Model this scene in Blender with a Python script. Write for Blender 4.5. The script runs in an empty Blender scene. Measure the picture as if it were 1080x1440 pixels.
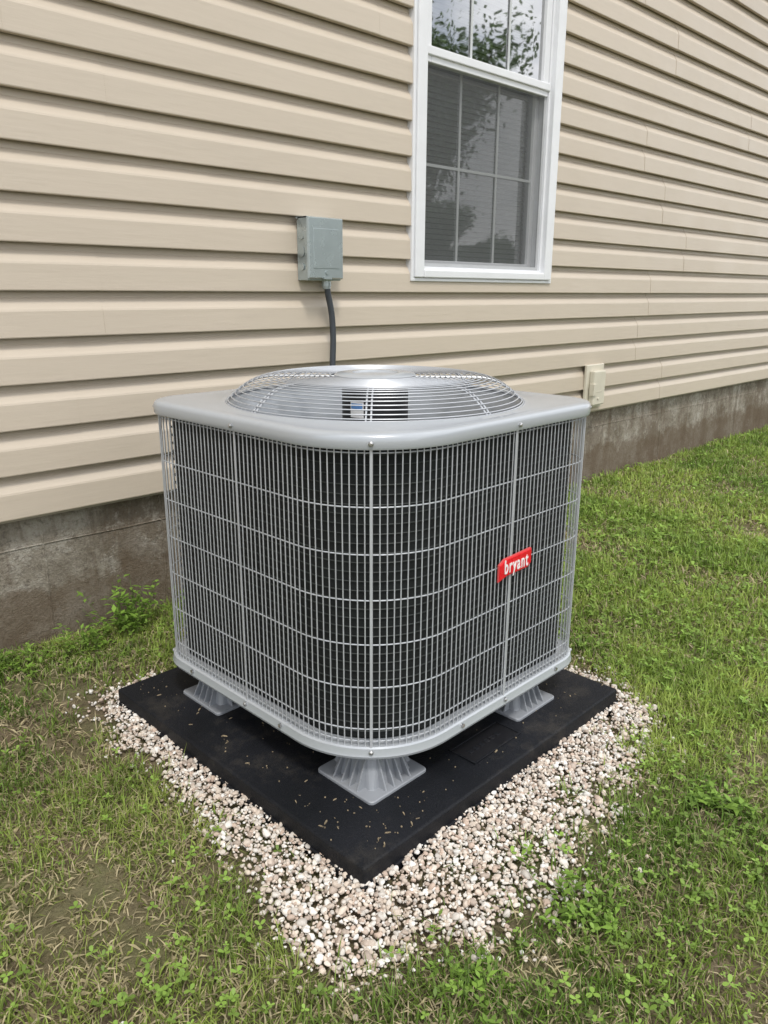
import bpy, math, random
import numpy as np
from mathutils import Vector, Matrix, noise
random.seed(4); np.random.seed(4)
R=math.radians
scene=bpy.context.scene
col=scene.collection

# ---------------------------------------------------------------- helpers
def link(o,parent=None):
    col.objects.link(o)
    if parent: o.parent=parent
    return o
def empty(name,loc=(0,0,0),rotz=0):
    e=bpy.data.objects.new(name,None); e.empty_display_size=.1
    e.location=loc; e.rotation_euler=(0,0,rotz); col.objects.link(e); return e
class MB:
    def __init__(s): s.v=[]; s.f=[]
    def add(s,vs,fs):
        o=len(s.v); s.v+= [tuple(p) for p in vs]; s.f+=[tuple(i+o for i in f) for f in fs]
    def box(s,x0,x1,y0,y1,z0,z1):
        s.add([(x0,y0,z0),(x1,y0,z0),(x1,y1,z0),(x0,y1,z0),(x0,y0,z1),(x1,y0,z1),(x1,y1,z1),(x0,y1,z1)],
              [(0,3,2,1),(4,5,6,7),(0,1,5,4),(1,2,6,5),(2,3,7,6),(3,0,4,7)])
    def tube(s,path,r,sides=6,closed=False,ref=(0,0,1),cap=True):
        P=[Vector(p) for p in path]; n=len(P); ref=Vector(ref); vs=[]
        for i,p in enumerate(P):
            a=P[i-1] if (i>0 or closed) else P[i]; b=P[(i+1)%n] if (i<n-1 or closed) else P[i]
            t=(b-a).normalized(); u=t.cross(ref).normalized(); w=t.cross(u).normalized()
            rr=r[i] if hasattr(r,'__len__') else r
            for k in range(sides):
                an=2*math.pi*k/sides
                vs.append(p+(u*math.cos(an)+w*math.sin(an))*rr)
        fs=[]
        for i in range(n if closed else n-1):
            j=(i+1)%n
            for k in range(sides):
                l=(k+1)%sides; fs.append((i*sides+k,j*sides+k,j*sides+l,i*sides+l))
        if not closed and cap:
            fs.append(tuple(range(sides))); fs.append(tuple((n-1)*sides+k for k in reversed(range(sides))))
        s.add(vs,fs)
    def loft(s,loops,closed=True,cap0=False,cap1=False):
        n=len(loops[0]); vs=[p for l in loops for p in l]; fs=[]
        for i in range(len(loops)-1):
            for k in range(n if closed else n-1):
                l=(k+1)%n; fs.append((i*n+k,i*n+l,(i+1)*n+l,(i+1)*n+k))
        if cap0: fs.append(tuple(reversed(range(n))))
        if cap1: fs.append(tuple((len(loops)-1)*n+k for k in range(n)))
        s.add(vs,fs)
    def obj(s,name,mat,parent=None,smooth=False,bevel=0,loc=None,seg=2):
        me=bpy.data.meshes.new(name); me.from_pydata(s.v,[],s.f); me.update()
        if smooth:
            me.polygons.foreach_set('use_smooth',[True]*len(me.polygons))
            try: me.set_sharp_from_angle(angle=R(35))
            except Exception: pass
        me.materials.append(mat)
        o=bpy.data.objects.new(name,me); link(o,parent)
        if loc: o.location=loc
        if bevel:
            b=o.modifiers.new('b','BEVEL'); b.width=bevel; b.segments=seg; b.limit_method='ANGLE'; b.angle_limit=R(40)
        return o
def np_mesh(name,V,F,C,mat,parent=None):
    me=bpy.data.meshes.new(name); n=len(V); m,k=F.shape
    me.vertices.add(n); me.vertices.foreach_set('co',V.astype(np.float32).ravel())
    me.loops.add(m*k); me.loops.foreach_set('vertex_index',F.astype(np.int32).ravel())
    me.polygons.add(m); me.polygons.foreach_set('loop_start',np.arange(0,m*k,k,dtype=np.int32))
    try: me.polygons.foreach_set('loop_total',np.full(m,k,dtype=np.int32))
    except Exception: pass
    me.update(calc_edges=True)
    if C is not None:
        a=me.color_attributes.new('Col','FLOAT_COLOR','POINT')
        a.data.foreach_set('color',np.hstack([C,np.ones((n,1))]).astype(np.float32).ravel())
    me.materials.append(mat)
    return link(bpy.data.objects.new(name,me),parent)

class NT:
    def __init__(s,name):
        s.m=bpy.data.materials.new(name); s.m.use_nodes=True; s.t=s.m.node_tree; s.n=s.t.nodes; s.l=s.t.links
        s.b=s.n['Principled BSDF']; s.out=s.n['Material Output']
        s.tc=s.n.new('ShaderNodeTexCoord')
    def new(s,t,**k):
        x=s.n.new(t)
        for a,b in k.items(): setattr(x,a,b)
        return x
    def mapped(s,scale=(1,1,1),rot=(0,0,0)):
        m=s.new('ShaderNodeMapping'); m.inputs['Scale'].default_value=scale; m.inputs['Rotation'].default_value=rot
        s.l.new(s.tc.outputs['Object'],m.inputs[0]); return m.outputs[0]
    def noise(s,sc,det=4,rough=.55,vec=None,dist=0):
        x=s.new('ShaderNodeTexNoise'); x.inputs['Scale'].default_value=sc; x.inputs['Detail'].default_value=det
        x.inputs['Roughness'].default_value=rough; x.inputs['Distortion'].default_value=dist
        s.l.new(vec if vec else s.tc.outputs['Object'],x.inputs['Vector']); return x.outputs['Fac']
    def ramp(s,fac,stops):
        r=s.new('ShaderNodeValToRGB'); e=r.color_ramp.elements
        while len(e)<len(stops): e.new(.5)
        for i,(p,c) in enumerate(stops):
            e[i].position=p; e[i].color=(tuple(c)[:3]+(1,)) if hasattr(c,'__len__') else (c,c,c,1)
        s.l.new(fac,r.inputs[0]); return r.outputs[0]
    def mix(s,fac,a,b,mode='MIX'):
        x=s.new('ShaderNodeMix',data_type='RGBA',blend_type=mode)
        for i,val in ((0,fac),(6,a),(7,b)):
            if isinstance(val,(int,float)): x.inputs[i].default_value=val
            elif isinstance(val,tuple): x.inputs[i].default_value=val[:3]+(1,)
            else: s.l.new(val,x.inputs[i])
        return x.outputs[2]
    def base(s,v):
        if isinstance(v,tuple): s.b.inputs['Base Color'].default_value=v[:3]+(1,)
        else: s.l.new(v,s.b.inputs['Base Color'])
    def bump(s,h,strength=.3,dist=.01):
        x=s.new('ShaderNodeBump'); x.inputs['Strength'].default_value=strength; x.inputs['Distance'].default_value=dist
        s.l.new(h,x.inputs['Height']); s.l.new(x.outputs[0],s.b.inputs['Normal'])
    def rough(s,v):
        if isinstance(v,(int,float)): s.b.inputs['Roughness'].default_value=v
        else: s.l.new(v,s.b.inputs['Roughness'])
    def metal(s,v): s.b.inputs['Metallic'].default_value=v

def simple(name,c,rough=.5,metal=0,var=.08,sc=12,bump=0,bsc=150,rv=.06):
    n=NT(name); d=tuple(x*(1-var) for x in c); l=tuple(min(1,x*(1+var)) for x in c)
    n.base(n.ramp(n.noise(sc,5),[(.3,d),(.7,l)])); n.metal(metal)
    n.rough(n.ramp(n.noise(sc*2.3,4),[(.3,max(0,rough-rv)),(.7,min(1,rough+rv))]))
    if bump: n.bump(n.noise(bsc,3),bump,.002)
    return n.m

# ---------------------------------------------------------------- materials
def m_siding():
    n=NT('vinyl_siding')
    big=n.noise(.7,3,vec=n.mapped((.5,1,1.5)))
    c=n.ramp(big,[(.3,(.525,.452,.362)),(.7,(.565,.490,.395))])
    gr=n.noise(22,6,.6,vec=n.mapped((.35,1,4)))
    c=n.mix(n.ramp(gr,[(.45,0.0),(.75,.12)]),c,(.38,.32,.25))
    dirt=n.noise(2.2,8,.7,vec=n.mapped((.6,1,1.6)))
    c=n.mix(n.ramp(dirt,[(.54,0.0),(.75,.18)]),c,(.36,.32,.26))
    n.base(c); n.rough(n.ramp(n.noise(3,5),[(.3,.34),(.7,.48)]))
    n.b.inputs['Specular IOR Level'].default_value=.55
    wav=n.noise(1.6,2,vec=n.mapped((1,1,.6)))
    a=n.new('ShaderNodeMath',operation='MULTIPLY_ADD'); n.l.new(wav,a.inputs[0]); a.inputs[1].default_value=7; n.l.new(gr,a.inputs[2])
    n.bump(a.outputs[0],.4,.0018)
    return n.m
M_SID=m_siding()
def m_conc():
    n=NT('foundation_concrete')
    c=n.ramp(n.noise(3.2,10,.78),[(.38,(.19,.16,.12)),(.5,(.33,.295,.24)),(.62,(.47,.435,.375))])
    st=n.noise(1.7,8,.75,vec=n.mapped((2.1,1,.5)),dist=.8)
    c=n.mix(n.ramp(st,[(.48,0.),(.57,.62)]),c,(.155,.115,.08))
    c=n.mix(n.ramp(n.noise(8,10,.85),[(.53,0.),(.60,.5)]),c,(.54,.51,.45))
    c=n.mix(n.ramp(n.noise(45,6,.8),[(.38,.6),(.5,0.)]),c,(.12,.10,.08))
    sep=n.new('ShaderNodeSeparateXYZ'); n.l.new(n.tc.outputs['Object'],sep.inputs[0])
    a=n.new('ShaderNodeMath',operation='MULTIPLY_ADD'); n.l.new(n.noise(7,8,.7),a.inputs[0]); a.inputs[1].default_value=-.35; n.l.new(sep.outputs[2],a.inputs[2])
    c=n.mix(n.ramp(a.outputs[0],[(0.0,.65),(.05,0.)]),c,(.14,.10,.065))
    n.base(c); n.rough(.92); n.b.inputs['Specular IOR Level'].default_value=.2
    b=n.mix(.5,n.noise(9,8,.7),n.noise(110,5,.75)); n.bump(b,1.0,.016)
    return n.m
M_CONC=m_conc()
M_WHITE=simple('white_vinyl',(.76,.77,.79),.35,var=.03,bump=.05)
M_GRAY=simple('grey_enamel',(.43,.455,.485),.20,metal=.15,var=.015,sc=3,bump=.03,bsc=60,rv=.02)
M_WIRE=simple('wire_coating',(.50,.52,.55),.35,metal=.25,var=.08,sc=8)
M_PLAST=simple('riser_plastic',(.27,.285,.31),.42,var=.08,bump=.1)
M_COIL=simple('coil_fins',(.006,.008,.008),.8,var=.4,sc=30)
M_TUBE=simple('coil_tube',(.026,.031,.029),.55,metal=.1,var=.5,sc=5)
M_BLACK=simple('black_plastic',(.007,.007,.009),.5,var=.3)
M_FAN=simple('fan_metal',(.13,.14,.155),.45,metal=.3)
M_GALV=simple('galvanised_box',(.40,.455,.46),.25,metal=.45,var=.05,sc=14,rv=.04)
M_CABLE=simple('cable_jacket',(.045,.052,.06),.45)
M_BEIGE=simple('beige_plastic',(.62,.58,.48),.4,var=.05)
M_RED=simple('badge_red',(.70,.010,.022),.3,var=.05)
M_LETTER=simple('badge_white',(.85,.85,.85),.4,var=.02)
M_BLUE=simple('label_blue',(.12,.28,.6),.5)
M_BLIND=simple('blind_slat',(.42,.42,.41),.6,var=.04)
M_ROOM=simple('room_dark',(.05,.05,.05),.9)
M_ROOF=simple('roof_shingle',(.09,.08,.075),.9,var=.3,sc=40,bump=.5)
M_SCREW=simple('screw_steel',(.5,.5,.5),.3,metal=.9)

def m_pad():
    n=NT('pad_plastic')
    c=n.ramp(n.noise(6,6,.6),[(.3,(.006,.007,.009)),(.7,(.012,.013,.017))])
    c=n.mix(n.ramp(n.noise(5.5,9,.8),[(.53,0.),(.70,.38)]),c,(.085,.075,.062))
    n.base(c); n.rough(n.ramp(n.noise(5,5),[(.3,.45),(.7,.65)])); n.b.inputs['Specular IOR Level'].default_value=.22
    n.bump(n.noise(260,3,.6),.8,.0025); return n.m
M_PAD=m_pad()
def m_attr(name,rough=.5,trans=.0,bumpsc=0,spec=.4):
    n=NT(name); a=n.new('ShaderNodeAttribute',attribute_name='Col')
    c=a.outputs['Color']
    if bumpsc:
        c=n.mix(n.ramp(n.noise(bumpsc,5,.7),[(.35,.3),(.6,0.)]),c,(.36,.29,.22)); n.bump(n.noise(bumpsc*1.7,4),.4,.002)
    n.base(c); n.rough(rough); n.b.inputs['Specular IOR Level'].default_value=spec
    if trans:
        t=n.new('ShaderNodeBsdfTranslucent'); n.l.new(c,t.inputs[0]); m=n.new('ShaderNodeMixShader'); m.inputs[0].default_value=trans
        n.l.new(n.b.outputs[0],m.inputs[1]); n.l.new(t.outputs[0],m.inputs[2]); n.l.new(m.outputs[0],n.out.inputs[0])
    return n.m
M_BLADE=m_attr('grass_blade',.5,.35)
M_LEAF=m_attr('tree_leaf',.5,.3)
M_ROCK=m_attr('crushed_stone',.85,0,140,.25)
def m_ground():
    n=NT('lawn_soil')
    soil=n.ramp(n.noise(14,8,.7),[(.3,(.11,.076,.046)),(.55,(.20,.150,.094)),(.75,(.33,.265,.17))])
    gr=n.ramp(n.noise(30,6,.7),[(.3,(.10,.13,.035)),(.7,(.21,.25,.08))])
    n.base(n.mix(n.ramp(n.noise(3,6,.6),[(.40,.05),(.62,.60)]),soil,gr)); n.rough(.95); n.bump(n.noise(60,6,.7),.9,.025); return n.m
M_GND=m_ground()
def m_glass(name,k,c0):
    n=NT(name); n.n.remove(n.b)
    f=n.new('ShaderNodeFresnel'); f.inputs[0].default_value=1.5
    a=n.new('ShaderNodeMath',operation='MULTIPLY_ADD'); n.l.new(f.outputs[0],a.inputs[0]); a.inputs[1].default_value=k; a.inputs[2].default_value=c0; a.use_clamp=True
    g=n.new('ShaderNodeBsdfGlossy'); g.inputs['Roughness'].default_value=.02
    b=n.new('ShaderNodeBump'); b.inputs['Strength'].default_value=.2; b.inputs['Distance'].default_value=.01; n.l.new(n.noise(2.6,1.5),b.inputs['Height']); n.l.new(b.outputs[0],g.inputs['Normal'])
    t=n.new('ShaderNodeBsdfTransparent'); t.inputs[0].default_value=(.80,.87,.86,1)
    m=n.new('ShaderNodeMixShader'); n.l.new(a.outputs[0],m.inputs[0]); n.l.new(t.outputs[0],m.inputs[1]); n.l.new(g.outputs[0],m.inputs[2]); n.l.new(m.outputs[0],n.out.inputs[0])
    return n.m
M_GLASS_U=m_glass('window_glass_upper',2.2,.46); M_GLASS_L=m_glass('window_glass_lower',2.0,.16)
def m_screen():
    n=NT('insect_screen'); t=n.new('ShaderNodeBsdfTransparent'); m=n.new('ShaderNodeMixShader'); m.inputs[0].default_value=.42
    n.base((.14,.145,.145)); n.rough(.8); n.l.new(n.b.outputs[0],m.inputs[2]); n.l.new(t.outputs[0],m.inputs[1]); n.l.new(m.outputs[0],n.out.inputs[0]); return n.m
M_SCR=m_screen()

# ---------------------------------------------------------------- world / sun / camera
SUN_EL,SUN_AZ=R(60),R(210)
w=bpy.data.worlds.new('World'); scene.world=w; w.use_nodes=True
nt=w.node_tree; bg=nt.nodes['Background']
sky=nt.nodes.new('ShaderNodeTexSky'); sky.sky_type='NISHITA'; sky.sun_disc=False
sky.sun_elevation=SUN_EL; sky.sun_rotation=SUN_AZ; sky.dust_density=2
tc=nt.nodes.new('ShaderNodeTexCoord')
mp=nt.nodes.new('ShaderNodeMapping'); mp.inputs['Scale'].default_value=(1,1,2.2); nt.links.new(tc.outputs['Generated'],mp.inputs[0])
cl=nt.nodes.new('ShaderNodeTexNoise'); cl.inputs['Scale'].default_value=3.2; cl.inputs['Detail'].default_value=7; nt.links.new(mp.outputs[0],cl.inputs[0])
cr=nt.nodes.new('ShaderNodeValToRGB'); cr.color_ramp.elements[0].position=.30; cr.color_ramp.elements[0].color=(.55,.55,.55,1); cr.color_ramp.elements[1].position=.50
nt.links.new(cl.outputs['Fac'],cr.inputs[0])
c2=nt.nodes.new('ShaderNodeValToRGB'); c2.color_ramp.elements[0].position=.38; c2.color_ramp.elements[0].color=(5.5,5.9,6.6,1); c2.color_ramp.elements[1].position=.62; c2.color_ramp.elements[1].color=(13.5,13.5,13.6,1)
nt.links.new(cl.outputs['Fac'],c2.inputs[0])
mx=nt.nodes.new('ShaderNodeMix'); mx.data_type='RGBA'
nt.links.new(cr.outputs[0],mx.inputs[0]); nt.links.new(sky.outputs[0],mx.inputs[6]); nt.links.new(c2.outputs[0],mx.inputs[7])
nt.links.new(mx.outputs[2],bg.inputs[0]); bg.inputs[1].default_value=.15
sd=bpy.data.lights.new('sun','SUN'); sd.energy=2.0; sd.angle=R(10); sd.color=(1,.955,.88)
so=link(bpy.data.objects.new('sun',sd))
d=Vector((math.sin(SUN_AZ)*math.cos(SUN_EL),math.cos(SUN_AZ)*math.cos(SUN_EL),math.sin(SUN_EL)))
so.rotation_euler=d.to_track_quat('Z','Y').to_euler(); so.location=(0,-5,10)

cd=bpy.data.cameras.new('camera'); cam=link(bpy.data.objects.new('camera',cd)); scene.camera=cam
cd.sensor_fit='VERTICAL'; cd.sensor_height=24; cd.lens=18; cd.clip_start=.05; cd.clip_end=2000
cam.location=(-.686,-2.499,1.146)
cam.rotation_euler=(Matrix.Rotation(R(-44.2),3,'Z')@Matrix.Rotation(R(74),3,'X')@Matrix.Rotation(R(.25),3,'Z')).to_euler()
vs=scene.view_settings; vs.view_transform='Standard'; vs.look='None'; vs.exposure=0

# ---------------------------------------------------------------- house
house=empty('house')
LAP=.139; Z0=.45; NL=37; XA,XB=-5.,13.; HT=Z0+LAP*NL
WX0,WX1,WZ0,WZ1=1.895,2.94,1.208,3.07
PROF=[(0,-.004),(0,-.0235),(.003,-.0245),(.078,-.0205),(.084,-.0185),(.108,-.0045),(.113,-.0010),(.119,.0045),(.1395,.0050)]
def prof(zlo,zhi):
    out=[]
    for i in range(len(PROF)-1):
        (a,ya),(b,yb)=PROF[i],PROF[i+1]
        if i==0:
            if zlo<=0: out+= [PROF[0],PROF[1]]
            continue
        if b<zlo or a>zhi: continue
        lo=max(a,zlo); hi=min(b,zhi)
        f=lambda z: ya+(yb-ya)*(z-a)/(b-a)
        if not out: out.append((lo,f(lo)))
        out.append((hi,f(hi)))
    return out
sid=MB()
def seg(x0,x1,k,zlo,zhi,off):
    p=prof(zlo,zhi)
    if len(p)<2 or x1-x0<.01: return
    z=Z0+k*LAP+off*.15; n=len(p)
    nx_=max(1,int((x1-x0)/.45)); xs=[x0+(x1-x0)*i/nx_ for i in range(nx_+1)]
    V=[]
    for x in xs:
        wz=.0018*noise.noise(Vector((x*.9,k*3.7,0))); wy=.0012*noise.noise(Vector((x*.7,k*5.1,9)))
        V+=[(x,y-off+(wy if y<-.005 else 0),z+dz+(wz if (y<-.01 and dz<.1) else 0)) for dz,y in p]
    sid.add(V,[(j*n+i,(j+1)*n+i,(j+1)*n+i+1,j*n+i+1) for j in range(nx_) for i in range(n-1)])
    if off:
        for xx in (x0,x1):
            a=[(xx,y-off,z+dz) for dz,y in p]; b=[(xx,y-.0001,z+dz) for dz,y in p]
            sid.add(a+b,[(i,i+1,n+i+1,n+i) for i in range(n-1)])
rs=random.Random(11)
for k in range(NL):
    if k%2==0:
        start=XA-rs.uniform(0,3.6)
        if k in(4,): start=.42-3.66*2
        if k==6: start=.85-3.66*2
    x=start; i=0
    while x<XB:
        a,b=max(x,XA),min(x+3.66+.03,XB); off=.0016*(i%2)
        if b>a:
            zl,zh=Z0+k*LAP,Z0+(k+1)*LAP
            if zh>WZ0+.02 and zl<WZ1-.02:
                hx0,hx1=WX0+.03,WX1-.03
                seg(a,min(b,hx0),k,0,LAP+.0005,off); seg(max(a,hx1),b,k,0,LAP+.0005,off)
                m0,m1=max(a,hx0),min(b,hx1)
                if m1>m0:
                    if zl<WZ0+.02: seg(m0,m1,k,0,WZ0+.02-zl,off)
                    if zh>WZ1-.02: seg(m0,m1,k,WZ1-.02-zl,LAP,off)
            else: seg(a,b,k,0,LAP+.0005,off)
        x+=3.66; i+=1
sid.obj('siding',M_SID,house)
b=MB()
def wallpiece(x0,x1,z0,z1): b.box(x0,x1,.010,.14,z0,z1)
wallpiece(XA,WX0+.04,Z0+.01,HT); wallpiece(WX1-.04,XB,Z0+.01,HT)
wallpiece(WX0+.04,WX1-.04,Z0+.01,WZ0+.03); wallpiece(WX0+.04,WX1-.04,WZ1-.03,HT)
b.box(XA,XA+.14,.141,7.999,Z0+.01,HT); b.box(XB-.14,XB,.141,7.999,Z0+.01,HT); b.box(XA,XB,8,8.14,Z0+.01,HT)
b.obj('walls',M_SID,house)
b=MB(); b.box(XA+.02,XB-.02,.022,8.1,-.3,Z0+.02)
b.obj('foundation',M_CONC,house,bevel=.004)
b=MB(); b.box(XA,XB,-.004,.02,Z0-.012,Z0+.009); b.obj('starter_strip',simple('starter',(.42,.37,.29),.5),house)
b=MB()
for x,wd in ((.19,.006),(.62,.005),(.36,.003),(4.5,.006),(5.8,.004),(-1.1,.006)):
    pts=[(x+.006*noise.noise(Vector((x,zz*9,1))),.0215,zz) for zz in np.linspace(-.05,Z0-.02,14)]
    b.tube(pts,wd*.6,5,ref=(0,1,0))
b.tube([(xx,.0215,.337+.004*noise.noise(Vector((xx*3,0,0)))) for xx in np.linspace(XA+.1,XB-.1,160)],.0028,5)
b.obj('form_joints',M_CONC,house,smooth=True)
b=MB(); b.box(XA-.3,XB+.3,-.45,8.6,HT,HT+.04); b.obj('soffit',M_WHITE,house)
b=MB(); b.box(XA-.3,XB+.3,-.49,-.451,HT-.02,HT+.18); b.obj('fascia',M_WHITE,house)
b=MB(); b.add([(XA-.4,-.55,HT+.17),(XB+.4,-.55,HT+.17),(XB+.4,8.7,HT+.17),(XA-.4,8.7,HT+.17),(XA-.4,4.07,HT+2.3),(XB+.4,4.07,HT+2.3)],[(0,1,5,4),(2,3,4,5),(0,4,3),(1,2,5),(0,3,2,1)])
b.obj('roof',M_ROOF,house)
b=MB()
T=.058; yo=-.040
b.box(WX0,WX0+T,yo,.03,WZ0,WZ1); b.box(WX1-T,WX1,yo,.03,WZ0,WZ1)
b.box(WX0+T,WX1-T,yo,.03,WZ0,WZ0+.035); b.box(WX0+T,WX1-T,yo,.03,WZ1-T,WZ1)
b.obj('window_frame',M_WHITE,house,bevel=.005)
b=MB()
b.box(WX0-.018,WX0-.001,-.031,.01,WZ0-.016,WZ1+.016); b.box(WX1+.001,WX1+.018,-.031,.01,WZ0-.016,WZ1+.016)
b.box(WX0-.001,WX1+.001,-.031,.01,WZ0-.016,WZ0-.001)
b.obj('window_j_channel',M_WHITE,house,bevel=.003)
b=MB()
ix0,ix1,iz0,iz1=WX0+T,WX1-T,WZ0+.035,WZ1-T; MR=2.115
b.box(ix0-.012,ix0+.012,-.012,.13,iz0,iz1); b.box(ix1-.012,ix1+.012,-.012,.13,iz0,iz1)
b.box(ix0+.012,ix1-.012,-.012,.13,iz0-.01,iz0+.014); b.box(ix0+.012,ix1-.012,-.012,.13,iz1-.012,iz1+.01)
b.obj('window_jamb',M_WHITE,house,bevel=.002)
M_GRID=simple('window_grid_vinyl',(.55,.57,.57),.4,var=.02)
def sash(name,z0,z1,y,st,glass,fz):
    x0,x1=ix0+.013,ix1-.013; b=MB()
    b.box(x0,x0+st,y-.018,y+.018,z0,z1); b.box(x1-st,x1,y-.018,y+.018,z0,z1)
    b.box(x0+st,x1-st,y-.018,y+.018,z0,z0+st); b.box(x0+st,x1-st,y-.018,y+.018,z1-st,z1)
    b.obj(name+'_frame',M_WHITE,house,bevel=.003)
    b=MB(); gx0,gx1,gz0,gz1=x0+st,x1-st,z0+st,z1-st
    yy=y-.0075
    for f in (1/3,2/3): b.box(gx0+(gx1-gx0)*f-.006,gx0+(gx1-gx0)*f+.006,yy,yy+.005,gz0,gz1)
    zm=gz0+(gz1-gz0)*fz; b.box(gx0,gx1,yy-.0005,yy+.0048,zm-.006,zm+.006)
    b.obj(name+'_grid',M_GRID,house)
    b=MB(); b.add([(gx0,y,gz0),(gx1,y,gz0),(gx1,y,gz1),(gx0,y,gz1)],[(0,1,2,3)]); b.obj(name+'_glass',glass,house)
sash('upper_sash',MR-.03,iz1-.013,.012,.042,M_GLASS_U,.5)
sash('lower_sash',iz0+.015,MR+.02,.062,.030,M_GLASS_L,.5)
b=MB(); b.box(ix0+.005,ix1-.005,-.016,.02,MR-.005,MR+.03); b.obj('meeting_rail',M_WHITE,house,bevel=.004)
b=MB(); sx0,sx1,sz0,sz1=ix0+.013,ix1-.013,iz0+.016,MR-.006
for (a0,a1,c0,c1) in ((sx0,sx0+.014,sz0,sz1),(sx1-.014,sx1,sz0,sz1),(sx0+.014,sx1-.014,sz0,sz0+.014),(sx0+.014,sx1-.014,sz1-.014,sz1)):
    b.box(a0,a1,.002,.010,c0,c1)
b.obj('screen_frame',simple('screen_frame',(.45,.46,.47),.4),house)
b=MB(); b.add([(sx0,.006,sz0),(sx1,.006,sz0),(sx1,.006,sz1),(sx0,.006,sz1)],[(0,1,2,3)]); b.obj('screen_mesh',M_SCR,house)
b=MB(); z=iz0
while z<iz1:
    b.add([(ix0,.105,z),(ix1,.105,z),(ix1,.118,z+.023),(ix0,.118,z+.023)],[(0,1,2,3)]); z+=.024
b.obj('window_blind',M_BLIND,house)
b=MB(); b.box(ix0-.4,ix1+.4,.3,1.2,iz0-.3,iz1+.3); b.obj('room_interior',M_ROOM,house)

# ---------------------------------------------------------------- disconnect box
dbx=empty('electrical_disconnect_box',(1.248,-.0235,1.187))
b=MB(); b.box(0,.168,-.062,0,0,.225); b.obj('enclosure',M_GALV,dbx,bevel=.003)
b=MB(); b.loft([[(-.004,-.066,.006),(.172,-.066,.006),(.172,-.066,.232),(-.004,-.066,.232)],[(0,-.075,.010),(.168,-.075,.010),(.168,-.075,.228),(0,-.075,.228)]],cap1=True)
b.add([(-.004,-.066,.006),(-.004,-.04,.2),(-.004,-.01,.232),(-.004,-.066,.232),],[(0,1,2,3)])
b.box(-.004,.172,-.066,-.0,.2255,.232); b.box(.171,.174,-.066,-.03,.006,.228)
b.box(.02,.15,-.0765,-.0745,.045,.19)
b.obj('cover',M_GALV,dbx,bevel=.002)
b=MB()
for z,r in ((.165,.015),(.105,.018),(.05,.013)):
    b.tube([(-.0045,-.032,z),(-.0015,-.032,z)],r,20)
b.tube([(.085,-.079,.03),(.085,-.074,.03)],.008,12); b.box(.065,.105,-.082,-.074,.005,.014)
b.obj('knockouts',M_GALV,dbx,smooth=True)
def ctrl(path):
    P=[Vector(p) for p in path]; P=[P[0]*2-P[1]]+P+[P[-1]*2-P[-2]]; out=[]
    for i in range(1,len(P)-2):
        for j in range(8):
            t=j/8; a,b_,c,d_=P[i-1],P[i],P[i+1],P[i+2]
            out.append(.5*((2*b_)+(c-a)*t+(2*a-5*b_+4*c-d_)*t*t+(3*b_-a-3*c+d_)*t**3))
    out.append(P[-2]); return out
b=MB()
path=ctrl([(.115,-.035,.0),(.122,-.036,-.05),(.138,-.038,-.13),(.142,-.04,-.23),(.132,-.045,-.35),(.11,-.07,-.5),(.06,-.14,-.66),(-.02,-.28,-.76),(-.12,-.40,-.80)])
b.tube(path,.0125,12,ref=(0,1,0)); b.obj('conduit',M_CABLE,dbx,smooth=True)
b=MB(); b.tube([(.115,-.035,-.022),(.115,-.035,.004)],.019,16,ref=(0,1,0)); b.tube([(.116,-.035,-.03),(.115,-.035,-.02)],.016,16,ref=(0,1,0)); b.obj('conduit_fitting',M_GALV,dbx,smooth=True)

# ---------------------------------------------------------------- outlet box
ob=empty('outdoor_outlet_box',(3.37,-.0235,.475))
b=MB(); b.box(0,.19,-.02,0,0,.26); b.obj('mounting_block',M_BEIGE,ob,bevel=.005)
b=MB(); b.box(.03,.16,-.055,-.02,.02,.225); b.obj('cover',M_BEIGE,ob,bevel=.008)
b=MB(); b.box(.022,.05,-.062,-.03,.08,.15); b.tube([(.085,-.06,.06),(.085,-.054,.06)],.008,10); b.box(.05,.12,-.0575,-.054,.1,.104)
b.obj('latch',M_BEIGE,ob,bevel=.003)

# ---------------------------------------------------------------- pad
ROT=R(1.3)
pad=empty('equipment_pad',(.661,-1.052,0),ROT)
b=MB(); b.box(-.507,.507,-.507,.507,-.02,.052); b.obj('slab',M_PAD,pad,bevel=.006,seg=3)
b=MB(); b.box(-.512,.512,-.512,.512,-.02,.012); b.obj('slab_foot',M_PAD,pad,bevel=.003)
b=MB(); b.box(-.07,.11,-.44,-.37,.0525,.0545); b.obj('label_recess',M_BLACK,pad,bevel=.001)
b=MB(); 
for (a0,a1,c0,c1) in ((-.076,.116,-.446,-.44),(-.076,.116,-.37,-.364),(-.076,-.07,-.44,-.37),(.11,.116,-.44,-.37)): b.box(a0,a1,c0,c1,.0525,.0565)
for t in range(6): b.box(-.05+.022*t,-.036+.022*t,-.412,-.398,.0543,.0556)
b.obj('label_rim',M_PAD,pad,bevel=.001)
# soil crumbs, grass clippings and stone chips lying on the pad
b=MB(); rq=random.Random(9)
for i in range(170):
    if rq.random()<.6: x,y=-.47+abs(rq.gauss(0,.10)),rq.uniform(-.5,.5)
    else: x,y=rq.uniform(-.5,.5),-.47+abs(rq.gauss(0,.09))
    if abs(x)>.497 or abs(y)>.497: continue
    r=rq.uniform(.0006,.0022); a=rq.uniform(0,3.14); l=r*rq.choice((1,1,1.5,4))
    q=[(x+l*math.cos(a)*u-r*math.sin(a)*v,y+l*math.sin(a)*u+r*math.cos(a)*v) for u,v in ((1,.2),(.3,.9),(-.8,.6),(-1,-.4),(-.1,-1),(.7,-.8))]
    b.loft([[(p,q_,.0515) for p,q_ in q],[(p*.8+x*.2,q_*.8+y*.2,.052+r) for p,q_ in q]],cap1=True)
b.obj('pad_debris',simple('soil_crumb',(.24,.19,.12),.9,var=.5,sc=60),pad)

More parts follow.
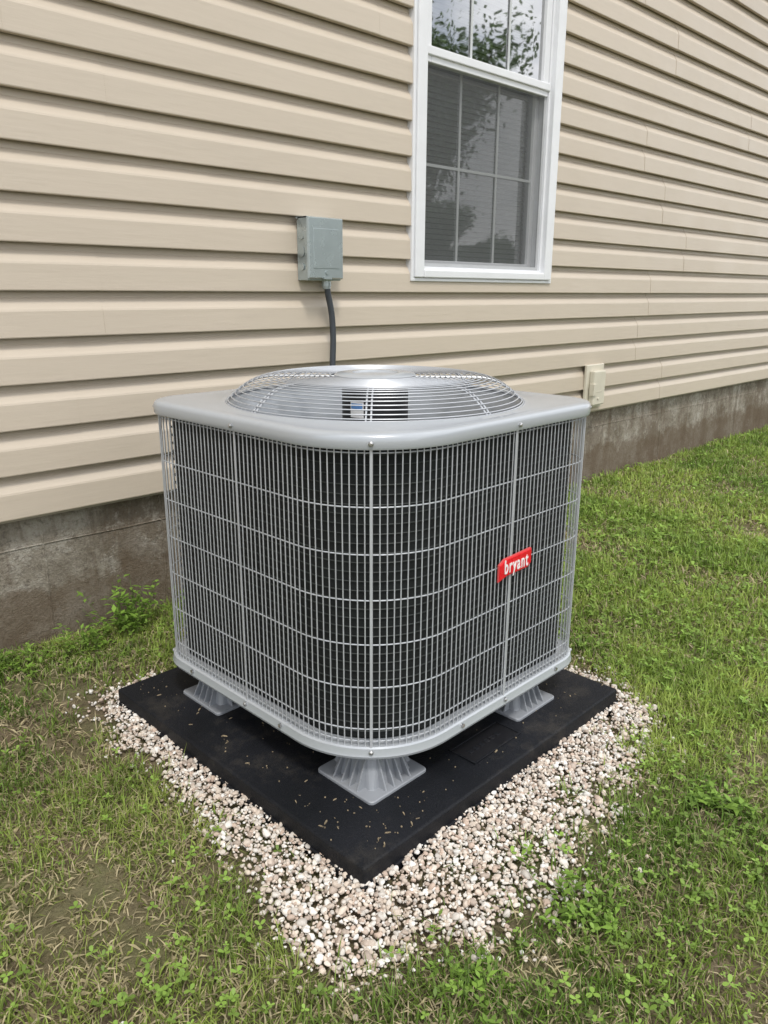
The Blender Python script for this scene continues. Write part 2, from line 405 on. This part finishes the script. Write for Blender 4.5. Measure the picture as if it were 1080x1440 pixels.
# ---------------------------------------------------------------- air conditioner
ac=empty('air_conditioner',(.687,-1.043,.052),ROT)
S=.423; RB=.235; RS=.105
def outline(off=0,n=256):
    h=S+off; rad={(-1,-1):RB+off,(1,-1):RS+off,(1,1):RS+off,(-1,1):RS+off}
    pts=[]
    for (sx,sy),a0 in (((-1,-1),180),((1,-1),270),((1,1),0),((-1,1),90)):
        r=rad[(sx,sy)]; cx,cy=sx*(h-r),sy*(h-r)
        for i in range(33):
            a=R(a0+90*i/32); pts.append((cx+r*math.cos(a),cy+r*math.sin(a)))
    P=np.array(pts); Q=np.vstack([P,P[:1]]); d=np.hypot(*np.diff(Q,axis=0).T); s=np.concatenate([[0],np.cumsum(d)])
    u=np.linspace(0,s[-1],n,endpoint=False)
    return list(zip(np.interp(u,s,Q[:,0]),np.interp(u,s,Q[:,1]))), s[-1]
def lp(off,z,n=256): return [(x,y,z) for x,y in outline(off,n)[0]]
FX,FY=.006,-.003
def circ(r,z,n=256): 
    return [(FX+r*math.cos(math.atan2(y,x)),FY+r*math.sin(math.atan2(y,x)),z) for x,y in outline(0,n)[0]]
ZB,ZT=.090,.797
GR=.384
b=MB()
b.loft([lp(.002,ZT-.004),lp(.009,ZT-.004),lp(.011,ZT),lp(.011,ZT+.018),lp(.009,ZT+.023),lp(.005,ZT+.027),lp(-.002,ZT+.029),lp(-.018,ZT+.0295),circ(GR+.016,ZT+.028),circ(GR+.006,ZT+.032),circ(GR-.001,ZT+.032),circ(GR-.006,ZT+.026),circ(GR-.012,ZT+.01),circ(GR-.03,ZT-.02),circ(GR-.03,ZT-.14)])
b.obj('top_cap',M_GRAY,ac,smooth=True)
b=MB()
b.loft([lp(-.02,ZB+.012),lp(-.01,ZB),lp(.003,ZB),lp(.010,ZB+.004),lp(.012,ZB+.010),lp(.010,ZB+.016),lp(.008,ZB+.028),lp(.004,ZB+.031),lp(-.03,ZB+.031)],cap0=True)
b.obj('base_pan',M_GRAY,ac,smooth=True)
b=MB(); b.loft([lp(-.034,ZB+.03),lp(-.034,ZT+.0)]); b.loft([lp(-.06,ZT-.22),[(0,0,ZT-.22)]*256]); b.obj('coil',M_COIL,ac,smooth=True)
b=MB(); z=ZB+.05
while z<ZT: b.tube(lp(-.030,z,160),.0016,5,closed=True); z+=.0212
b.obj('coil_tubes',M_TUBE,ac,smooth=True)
b=MB(); nW=202; O,per=outline(0,nW)
rw=random.Random(3)
for x,y in O:
    jx,jy=rw.gauss(0,.0005),rw.gauss(0,.0005)
    b.tube([(x,y,ZB+.02),(x+jx,y+jy,.45),(x,y,ZT+.01)],.00142,6,ref=(1,0,0),cap=False)
for k in range(-5,3): 
    z=.468+.102*k
    if ZB+.03<z<ZT-.004: b.tube(lp(-.003,z,200),.0016,6,closed=True)
for z in (ZB+.042,ZT-.012): b.tube(lp(-.003,z,200),.0016,6,closed=True)
b.obj('wire_guard',M_WIRE,ac,smooth=True)
b=MB(); sc=MB()
def strap(px,py,nx,ny,wd=.0058):
    tx,ty=-ny,nx
    o1,o2=.0025,.0055
    q=[(px+nx*o+tx*s,py+ny*o+ty*s) for o,s in ((o1,-wd/2),(o2,-wd/2),(o2,wd/2),(o1,wd/2))]
    b.loft([[(x,y,ZB+.02) for x,y in q],[(x,y,ZT+.0) for x,y in q]],cap0=True,cap1=True)
    for z,o in ((ZT+.009,.011),(ZB+.021,.009)):
        sc.tube([(px+nx*o,py+ny*o,z),(px+nx*(o+.004),py+ny*(o+.004),z),(px+nx*(o+.0065),py+ny*(o+.0065),z)],[.0055,.0052,.0025],10)
c=S-RB; dgl=RB*math.cos(R(45))
strap(-(c+dgl),-(c+dgl),-.7071,-.7071); strap(-S,.010,-1,0); strap(.04,-S,0,-1); strap(S,0,1,0); strap(0,S,0,1)
c2_=S-RS; d2=RS*math.cos(R(45))
for sx,sy in ((1,-1),(-1,1),(1,1)): strap(sx*(c2_+d2),sy*(c2_+d2),sx*.7071,sy*.7071)
for px,py,nx,ny in ((-S,-.13,-1,0),(-.13,-S,0,-1),(.27,-S,0,-1),(-S,.25,-1,0)):
    sc.tube([(px+nx*.009,py+ny*.009,ZB+.021),(px+nx*.0145,py+ny*.0145,ZB+.021)],.005,10)
b.obj('guard_straps',M_WIRE,ac,bevel=.001); sc.obj('screws',M_SCREW,ac,smooth=True)
# fan grille
b=MB(); Zd=ZT+.031; DH=.060
def zg(r):
    t=min(1,max(0,(GR-.004-r)/.125)); return Zd+DH*(1-(1-t)**2.3)
fine=np.linspace(GR-.004,.09,900); zz=np.array([zg(r) for r in fine]); arc=np.concatenate([[0],np.cumsum(np.hypot(np.diff(fine),np.diff(zz)))])
for s_ in [0,.006]+list(np.arange(.018,arc[-1],.0132)):
    r=float(np.interp(s_,arc,fine)); b.tube([(FX+r*math.cos(a),FY+r*math.sin(a),zg(r)) for a in np.linspace(0,2*math.pi,140,endpoint=False)],.0015,6,closed=True)
for i in range(8):
    a=R(225+45*i-2)
    for da in (-.007,.007):
        pts=[(FX+r*math.cos(a)+da*math.sin(a)*.8,FY+r*math.sin(a)-da*math.cos(a)*.8, zg(r)-.004) for r in np.linspace(GR,.08,30)]
        b.tube(pts,.0022,6)
b.obj('fan_grille',M_WIRE,ac,smooth=True)
b=MB(); cz=Zd+DH
def cc(r,z,n=64): return [(FX+r*math.cos(2*math.pi*i/n),FY+r*math.sin(2*math.pi*i/n),z) for i in range(n)]
b.loft([cc(.104,cz-.006),cc(.106,cz+.001),cc(.100,cz+.005),cc(.06,cz+.007),cc(.055,cz+.003),cc(.001,cz+.003)]); b.obj('motor_mount_disc',M_GRAY,ac,smooth=True)
b=MB(); b.loft([cc(.005,cz-.008),cc(.080,cz-.010),cc(.086,cz-.02),cc(.086,cz-.16),cc(.03,cz-.18),cc(.001,cz-.18)]); b.obj('fan_motor',M_BLACK,ac,smooth=True)
b=MB(); L=[]
for z in (cz-.100,cz-.060): L.append([(FX+.0872*math.cos(a),FY+.0872*math.sin(a),z) for a in np.linspace(R(180),R(206),12)])
b.loft(L,closed=False); b.obj('motor_label',M_LETTER,ac)
b=MB(); L=[]
for z in (cz-.078,cz-.064): L.append([(FX+.0882*math.cos(a),FY+.0882*math.sin(a),z) for a in np.linspace(R(182),R(204),8)])
b.loft(L,closed=False); b.obj('label_print',M_BLUE,ac)
b=MB()
for i in range(4):
    a0=R(90*i+20); rows=[]
    for r in np.linspace(.06,GR-.04,8):
        wd=.5*(.4+.6*min(1,r/.3)); rows.append([(FX+r*math.cos(a0+t*wd),FY+r*math.sin(a0+t*wd),ZT-.095+.055*t+.02*t*t) for t in np.linspace(-.9,.9,8)])
    b.loft(rows,closed=False)
b.obj('fan_blades',M_FAN,ac,smooth=True)
def riser(cx,cy,q=1.0):
    b=MB(); 
    def sq(h,z,r=.012):
        P=[]
        for sx,sy,a0 in ((-1,-1,180),(1,-1,270),(1,1,0),(-1,1,90)):
            for i in range(5):
                a=R(a0+22.5*i); P.append((cx+q*(sx*(h-r)+r*math.cos(a)),cy+q*(sy*(h-r)+r*math.sin(a)),z))
        return P
    b.loft([sq(.094,0),sq(.094,.006),sq(.092,.008),sq(.066,.009),sq(.048,.086,.03),sq(.052,.0915,.03)],cap0=True,cap1=True)
    for k in range(4):
        for t in (-.04,-.013,.013,.04):
            ca,sa=math.cos(R(90*k)),math.sin(R(90*k))
            def P(u,v,z): return (cx+q*(ca*u-sa*v),cy+q*(sa*u+ca*v),z)
            w_=.0022
            b.add([P(.088,t-w_,.008),P(.088,t+w_,.008),P(.05,t*.8+w_,.084),P(.05,t*.8-w_,.084),P(.045,t-w_,.008),P(.045,t+w_,.008)],[(0,1,2,3),(0,3,4),(1,5,2)])
    return b
b=MB()
for cx,cy,q_ in ((-.294,-.296,1),(-.325,.258,.96),(.218,-.328,.96),(.27,.27,.96)):
    q=riser(cx,cy,q_); b.add(q.v,q.f)
b.obj('risers',M_PLAST,ac,bevel=.0008)
bx,bz=.057,.466; W,H=.127,.043
b=MB(); shp=[(0,-.006),(.03,.002),(W-.012,.003),(W,.012),(W,H+.002),(W-.004,H+.004),(.02,H),(0,H-.01)]
shp=[(x-W/2,z-H/2) for x,z in shp]
b.loft([[(bx+x,-S-.004,bz+z) for x,z in shp],[(bx+x,-S-.010,bz+z) for x,z in shp]],cap0=True,cap1=True); b.obj('badge',M_RED,ac,bevel=.0015)
b=MB(); s2=[(x*1.05,z*1.12) for x,z in shp]; b.loft([[(bx+x,-S-.003,bz+z) for x,z in s2],[(bx+x,-S-.0075,bz+z) for x,z in s2]],cap0=True,cap1=True); b.obj('badge_border',simple('badge_edge',(.6,.08,.08),.4),ac,bevel=.001)
tcv=bpy.data.curves.new('badge_lettering','FONT'); tcv.body='bryant'; tcv.size=.049; tcv.extrude=.0006; tcv.offset=.0006; tcv.align_x='CENTER'; tcv.align_y='CENTER'; tcv.space_character=1.2
to=link(bpy.data.objects.new('badge_lettering',tcv),ac); to.location=(bx,-S-.0108,bz+.002); to.rotation_euler=(R(90),0,0); to.scale=(.64,1,1); tcv.materials.append(M_LETTER)

# ---------------------------------------------------------------- ground
b=MB()
N=[-400,-60,-20,-8]+list(np.linspace(-6,12,91))+[16,30,80,400]
Ny=[-400,-60,-20,-8]+list(np.linspace(-6,.5,40))+[9,30,80,400]
vsx=[(x,y,(.012*noise.noise(Vector((x*2,y*2,0))) -.012) if (-6<x<12 and -6<y<.5) else -.012) for y in Ny for x in N]
nx=len(N); b.add(vsx,[(j*nx+i,j*nx+i+1,(j+1)*nx+i+1,(j+1)*nx+i) for j in range(len(Ny)-1) for i in range(nx-1)])
b.obj('ground',M_GND,smooth=True)

poly=np.array([(.08,-.52),(.07,-.66),(.08,-.80),(.07,-.95),(.06,-1.15),(.02,-1.40),(-.03,-1.60),(.00,-1.71),(.17,-1.77),(.43,-1.84),(.65,-1.82),(.79,-1.77),(1.0,-1.72),(1.18,-1.66),(1.27,-1.5),(1.25,-1.0),(1.23,-.50),(.2,-.48)])
def inpoly(X,Y,grow=0):
    c=poly.mean(0); P=c+(poly-c)*(1+grow); inside=np.zeros(len(X),bool); j=len(P)-1
    for i in range(len(P)):
        xi,yi=P[i]; xj,yj=P[j]
        cond=((yi>Y)!=(yj>Y))&(X<(xj-xi)*(Y-yi)/(yj-yi+1e-12)+xi); inside^=cond; j=i
    return inside
def padlocal(X,Y):
    x=X-.661; y=Y+1.052; return x*math.cos(ROT)+y*math.sin(ROT), -x*math.sin(ROT)+y*math.cos(ROT)
def nz(X,Y,s,o=0): return np.array([noise.noise(Vector((x*s+o,y*s,o))) for x,y in zip(X,Y)])
def tufts(X,Y):
    t=np.zeros(len(X))
    for x,y,r in ((.50,-1.735,.045),(.17,-1.75,.04),(.62,-1.82,.07),(.80,-1.75,.045),(.33,-1.82,.04),(.72,-1.68,.03),(1.02,-1.68,.04),(.03,-1.30,.02)): t=np.maximum(t,np.exp(-((X-x)**2+(Y-y)**2)/r**2))
    return t

import bmesh
bm=bmesh.new(); bmesh.ops.create_icosphere(bm,subdivisions=2,radius=1); bm.verts.ensure_lookup_table()
IV=np.array([v.co[:] for v in bm.verts]); IF=np.array([[v.index for v in f.verts] for f in bm.faces]); bm.free()
tmpl=[]
for k in range(16):
    V=IV.copy()
    for _ in range(9):
        nrm=np.random.randn(3); nrm/=np.linalg.norm(nrm); dd=random.uniform(.55,.85); s=V@nrm; V=V-np.outer(np.maximum(0,s-dd),nrm)
    V*=np.array([random.uniform(.9,1.35),random.uniform(.75,1.0),random.uniform(.55,.85)])
    tmpl.append(V)
M=118000; X=np.random.uniform(-.35,1.6,M); Y=np.random.uniform(-2.15,-.35,M)
jx=X+.05*nz(X,Y,6)+.035*nz(X,Y,19,2); jy=Y+.05*nz(X,Y,6,7)+.035*nz(X,Y,19,4)
core=inpoly(jx,jy,-.035); ins=inpoly(jx,jy); near=inpoly(jx,jy,.06); far=inpoly(jx,jy,.13)
px,py=padlocal(X,Y); onpad=(abs(px)<.503)&(abs(py)<.503)
pr=np.where(core,.76,np.where(ins,.50,np.where(near,.20,np.where(far,.045,.0006))))*(1-.7*tufts(X,Y))
hid=(px>-.3)&(py>.3)
keep=(~onpad)&(~(hid&(np.random.rand(M)<.7)))&(np.random.rand(M)<pr)
X,Y,px,py,ins=X[keep],Y[keep],px[keep],py[keep],ins[keep]
dpad=np.maximum(abs(px),abs(py))-.507
n=len(X); size=np.random.lognormal(math.log(.0042),.36,n).clip(.0022,.0105)
h=np.where(ins,np.clip(.013-.05*dpad,0,.012),0)
Z=h+size*.35+np.random.rand(n)*.007-.008
pal=np.array([(.66,.565,.48),(.74,.67,.59),(.81,.77,.71),(.56,.44,.36),(.68,.59,.50),(.84,.82,.78),(.47,.39,.33),(.62,.58,.53)])
VV=np.zeros((n,len(IV),3)); CC=np.zeros((n,len(IV),3))
for i in range(n):
    q=np.array(Matrix.Rotation(random.uniform(0,6.28),3,'Z')@Matrix.Rotation(random.gauss(0,.5),3,'X')@Matrix.Rotation(random.gauss(0,.5),3,'Y'))
    VV[i]=(tmpl[i%16]*size[i])@q.T+(X[i],Y[i],Z[i])
    CC[i]=pal[random.randrange(8)]*random.uniform(.80,1.08)
F=(IF[None]+(np.arange(n)*len(IV))[:,None,None]).reshape(-1,3)
np_mesh('gravel',VV.reshape(-1,3),F,CC.reshape(-1,3),M_ROCK)

def lawn():
    P=[]
    def reg(x0,x1,y0,y1,den): 
        k=int((x1-x0)*(y1-y0)*den); P.append(np.column_stack([np.random.uniform(x0,x1,k),np.random.uniform(y0,y1,k)]))
    reg(-1.2,1.6,-2.7,0.0,32000); reg(1.6,3.2,-2.4,0.0,18000); reg(3.2,9,-2.2,0.0,9000); reg(-4,-1.2,-3,0,1800); reg(1.6,9,-4,-2.3,1800); reg(-3,1.6,-4.5,-2.7,1500)
    P=np.vstack(P); X,Y=P[:,0],P[:,1]
    jx=X+.07*nz(X,Y,5,3); jy=Y+.07*nz(X,Y,5,9)
    ins=inpoly(jx,jy); edge=inpoly(jx,jy,.08); px,py=padlocal(X,Y)
    onp=(abs(px)<.515)&(abs(py)<.515)
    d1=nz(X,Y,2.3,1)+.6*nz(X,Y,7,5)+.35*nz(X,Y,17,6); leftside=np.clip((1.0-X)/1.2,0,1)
    dirt=np.exp(-(((X-.12)/.30)**2+((Y+.42)/.24)**2))
    d1=d1*(.75+.25*leftside)+.45*dirt
    p=np.clip(.95-1.2*np.maximum(0,d1-.0)-.6*dirt,.10,1)
    p=np.where(edge,p*.5,p); p=np.where(ins,.012+.35*tufts(X,Y),p)
    k=(~onp)&(np.random.rand(len(X))<p); return X[k],Y[k],d1[k],leftside[k]
X,Y,D,LS=lawn(); n=len(X)
th=np.random.uniform(0,2*math.pi,n); dist=np.hypot(X+.686,Y+2.5)
L=np.random.uniform(.018,.060,n)*(1+.6*(nz(X,Y,1.7,2))); lean=np.random.uniform(.25,1.6,n)
wd=np.random.uniform(.0008,.0018,n)*np.clip(dist/1.7,1,2.4)
dx,dy=np.cos(th),np.sin(th); sx,sy=-dy,dx
tone=.5+.5*np.clip(nz(X,Y,1.3,4)*1.6+nz(X,Y,6,8)*1.0+nz(X,Y,20,3)*.6,-1,1)
G=np.array([[.155,.265,.040]])*(1-tone)[:,None]+np.array([[.40,.50,.110]])*tone[:,None]
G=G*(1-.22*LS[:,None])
G*=np.random.uniform(.6,1.3,(n,1))
straw=np.random.rand(n)<np.clip(.16+.20*LS+.65*np.maximum(0,D),0,.8)
G[straw]=np.array([.56,.48,.29])*np.random.uniform(.5,1.15,(straw.sum(),1))
lean=np.where(straw,lean+.9,lean)
V=np.zeros((n,5,3)); z0=-.012
hx,hz=np.sin(np.clip(lean*.5,0,1.5)),np.cos(np.clip(lean*.5,0,1.5)); tx,tz=np.sin(np.clip(lean,0,1.9)),np.cos(np.clip(lean,0,1.9))
for i,(s,f) in enumerate(((-1,0),(1,0),(-.85,1),(.85,1),(0,2))):
    if f==0: ox,oz=0*L,0*L
    elif f==1: ox,oz=hx*L*.5,hz*L*.5
    else: ox,oz=hx*L*.5+tx*L*.5,hz*L*.5+tz*L*.5
    V[:,i,0]=X+dx*ox+sx*s*wd; V[:,i,1]=Y+dy*ox+sy*s*wd; V[:,i,2]=np.maximum(z0+oz,-.006+.010*np.random.rand(n)*(f>0)) if f else z0
F=np.array([[0,1,3],[0,3,2],[2,3,4]])[None]+(np.arange(n)*5)[:,None,None]
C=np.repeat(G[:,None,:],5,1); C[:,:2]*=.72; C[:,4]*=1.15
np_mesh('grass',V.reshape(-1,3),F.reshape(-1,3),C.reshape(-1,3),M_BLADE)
k=np.random.rand(n)<np.clip(.008+.03*(1-LS)+.14*np.maximum(0,nz(X,Y,1.9,12)-.12),0,.5)*np.clip((9-dist)/8,0,1)
cx,cy=X[k],Y[k]; cx,cy=np.repeat(cx,3),np.repeat(cy,3); m=len(cx); a=np.tile([0,2.09,4.19],m//3)+np.repeat(np.random.uniform(0,6.28,m//3),3)
r=np.repeat(np.random.uniform(.0028,.0075,m//3),3)*np.clip(np.hypot(cx+.686,cy+2.5)/2.2,1,1.8); z=np.repeat(np.random.uniform(.004,.036,m//3),3); tl=np.random.uniform(-.3,.6,m)
shape=[(0,0,0),(.55,-.5,.1),(1.25,-.62,.2),(1.75,-.3,.1),(1.75,.3,.1),(1.25,.62,.2),(.55,.5,.1)]
V=np.zeros((m,7,3))
for i,(u,v,wz) in enumerate(shape):
    V[:,i,0]=cx+r*(u*np.cos(a)-v*np.sin(a)); V[:,i,1]=cy+r*(u*np.sin(a)+v*np.cos(a)); V[:,i,2]=z+r*(u*tl+wz)
G=np.array([[.25,.39,.075]])*np.repeat(np.random.uniform(.6,1.4,(m//3,1)),3,0)
F=np.arange(m*7).reshape(-1,7)
np_mesh('clover',V.reshape(-1,3),F,np.repeat(G[:,None],7,1).reshape(-1,3),M_BLADE)

def weed(name,loc,nst,hgt,spread,seed,lr=.013):
    rr_=np.random.RandomState(seed); VV=[];FF=[];CC=[]
    o=0
    for s in range(nst):
        a=rr_.uniform(0,6.28); sp=rr_.uniform(.2,1)*spread; H_=hgt*rr_.uniform(.5,1.1); bx0,by0=rr_.normal(0,spread*.35,2)
        base=np.array([bx0,by0,0]); top=base+np.array([math.cos(a)*sp,math.sin(a)*sp,H_])
        w_=.0012; 
        VV+= [base+(w_,0,0),base-(w_,0,0),top-(w_*.5,0,0),top+(w_*.5,0,0)]; FF.append((o,o+1,o+2,o+3)); c=np.array([.16,.24,.06]); CC+=[c]*4; o+=4
        for j in range(rr_.randint(6,12)):
            t=rr_.uniform(.2,1.05); p=base+(top-base)*t; an=rr_.uniform(0,6.28); l=lr*rr_.uniform(.7,1.6); u=np.array([math.cos(an),math.sin(an),rr_.uniform(-.3,.6)]); u/=np.linalg.norm(u)
            v=np.cross(u,(0,0,1)); v/=np.linalg.norm(v)
            VV+=[p,p+u*l*.9+v*l*.42+(0,0,.002),p+u*l*2,p+u*l*.9-v*l*.42+(0,0,.002)]
            FF.append((o,o+1,o+2,o+3)); c=np.array([.22,.36,.06])*rr_.uniform(.55,1.35); CC+=[c]*4; o+=4
    ob_=np_mesh(name,np.array(VV),np.array(FF),np.array(CC),M_BLADE)
    ob_.location=loc; return ob_
weed('weed_plant',(.40,-.10,-.01),34,.18,.10,1)
weed('weed_plant',(-.02,-.12,-.01),30,.07,.13,2,.009)
weed('weed_plant',(.25,-.14,-.01),20,.09,.09,8,.010)
weed('weed_plant',(.70,-.10,-.01),16,.10,.10,3)
weed('weed_plant',(.95,-1.93,-.01),22,.05,.07,5,.010)
weed('weed_plant',(.42,-1.90,-.01),22,.05,.08,6,.008)
weed('weed_plant',(.15,-1.84,-.01),16,.05,.07,7,.007)

M_BARK=simple('bark',(.10,.075,.055),.9,var=.3,bump=.5,bsc=20)
def tree(name,x,y,H,seed,nL=110,tf=.38):
    rr_=random.Random(seed); t=empty(name,(x,y,0))
    b=MB(); tips=[]
    def limb(p,d_,l,r,dep):
        pts=[p]; 
        for i in range(4):
            d_=(d_+Vector((rr_.gauss(0,.12),rr_.gauss(0,.12),rr_.gauss(.02,.08)))).normalized(); pts.append(pts[-1]+d_*l/4)
        b.tube(pts,[r*(1-.12*i) for i in range(5)],8,ref=(.3,.9,.1))
        tips.append(pts[-1]); 
        if dep>=2: tips.append(pts[2])
        if dep<4:
            for i in range(3):
                dd=(d_+Vector((rr_.uniform(-1,1),rr_.uniform(-1,1),rr_.uniform(-.2,.6)))*.9).normalized(); limb(pts[rr_.choice((2,3,4))],dd,l*.66,r*.5,dep+1)
    limb(Vector((0,0,-.1)),Vector((0,0,1)),H*tf,H*.018,0)
    b.obj('trunk',M_BARK,t,smooth=True)
    rs_=np.random.RandomState(seed); T_=np.array([p[:] for p in tips])
    c=np.repeat(T_,nL,0)+rs_.normal(0,H*.04,(len(T_)*nL,3)); m=len(c)
    u=rs_.normal(0,1,(m,3)); u/=np.linalg.norm(u,axis=1)[:,None]; v=np.cross(u,rs_.normal(0,1,(m,3))); v/=np.linalg.norm(v,axis=1)[:,None]
    s=rs_.uniform(.045,.095,(m,1)); V=np.stack([c-u*s,c+v*s*.6,c+u*s,c-v*s*.6],1)
    tone=np.repeat(rs_.uniform(.6,1.4,(len(T_),1)),nL,0)*rs_.uniform(.7,1.2,(m,1)); G=np.array([[.10,.16,.05]])*tone
    np_mesh('crown',V.reshape(-1,3),np.arange(m*4).reshape(-1,4),np.repeat(G[:,None],4,1).reshape(-1,3),M_LEAF,t)
tree('tree',14.6,-12.5,9.2,1,70)
for i,(x,y,H) in enumerate(((9,-17,6.2),(13,-18,6.8),(18,-17,6.6),(22,-18,6.6),(27,-19,6.0))): tree('tree',x,y,H,20+i,90,.30)
rs_=np.random.RandomState(77); m=60000
c=np.column_stack([rs_.uniform(2,40,m),-19.5+rs_.normal(0,.5,m),np.zeros(m)]); hh=2.9+.5*nz(c[:,0]*.6,c[:,1]*0,1,3); c[:,2]=hh*rs_.rand(m)**.7
u=rs_.normal(0,1,(m,3)); u/=np.linalg.norm(u,axis=1)[:,None]; v=np.cross(u,rs_.normal(0,1,(m,3))); v/=np.linalg.norm(v,axis=1)[:,None]
s=rs_.uniform(.06,.12,(m,1)); V=np.stack([c-u*s,c+v*s*.6,c+u*s,c-v*s*.6],1)
G=np.array([[.07,.12,.035]])*rs_.uniform(.5,1.4,(m,1))
np_mesh('hedge',V.reshape(-1,3),np.arange(m*4).reshape(-1,4),np.repeat(G[:,None],4,1).reshape(-1,3),M_LEAF)
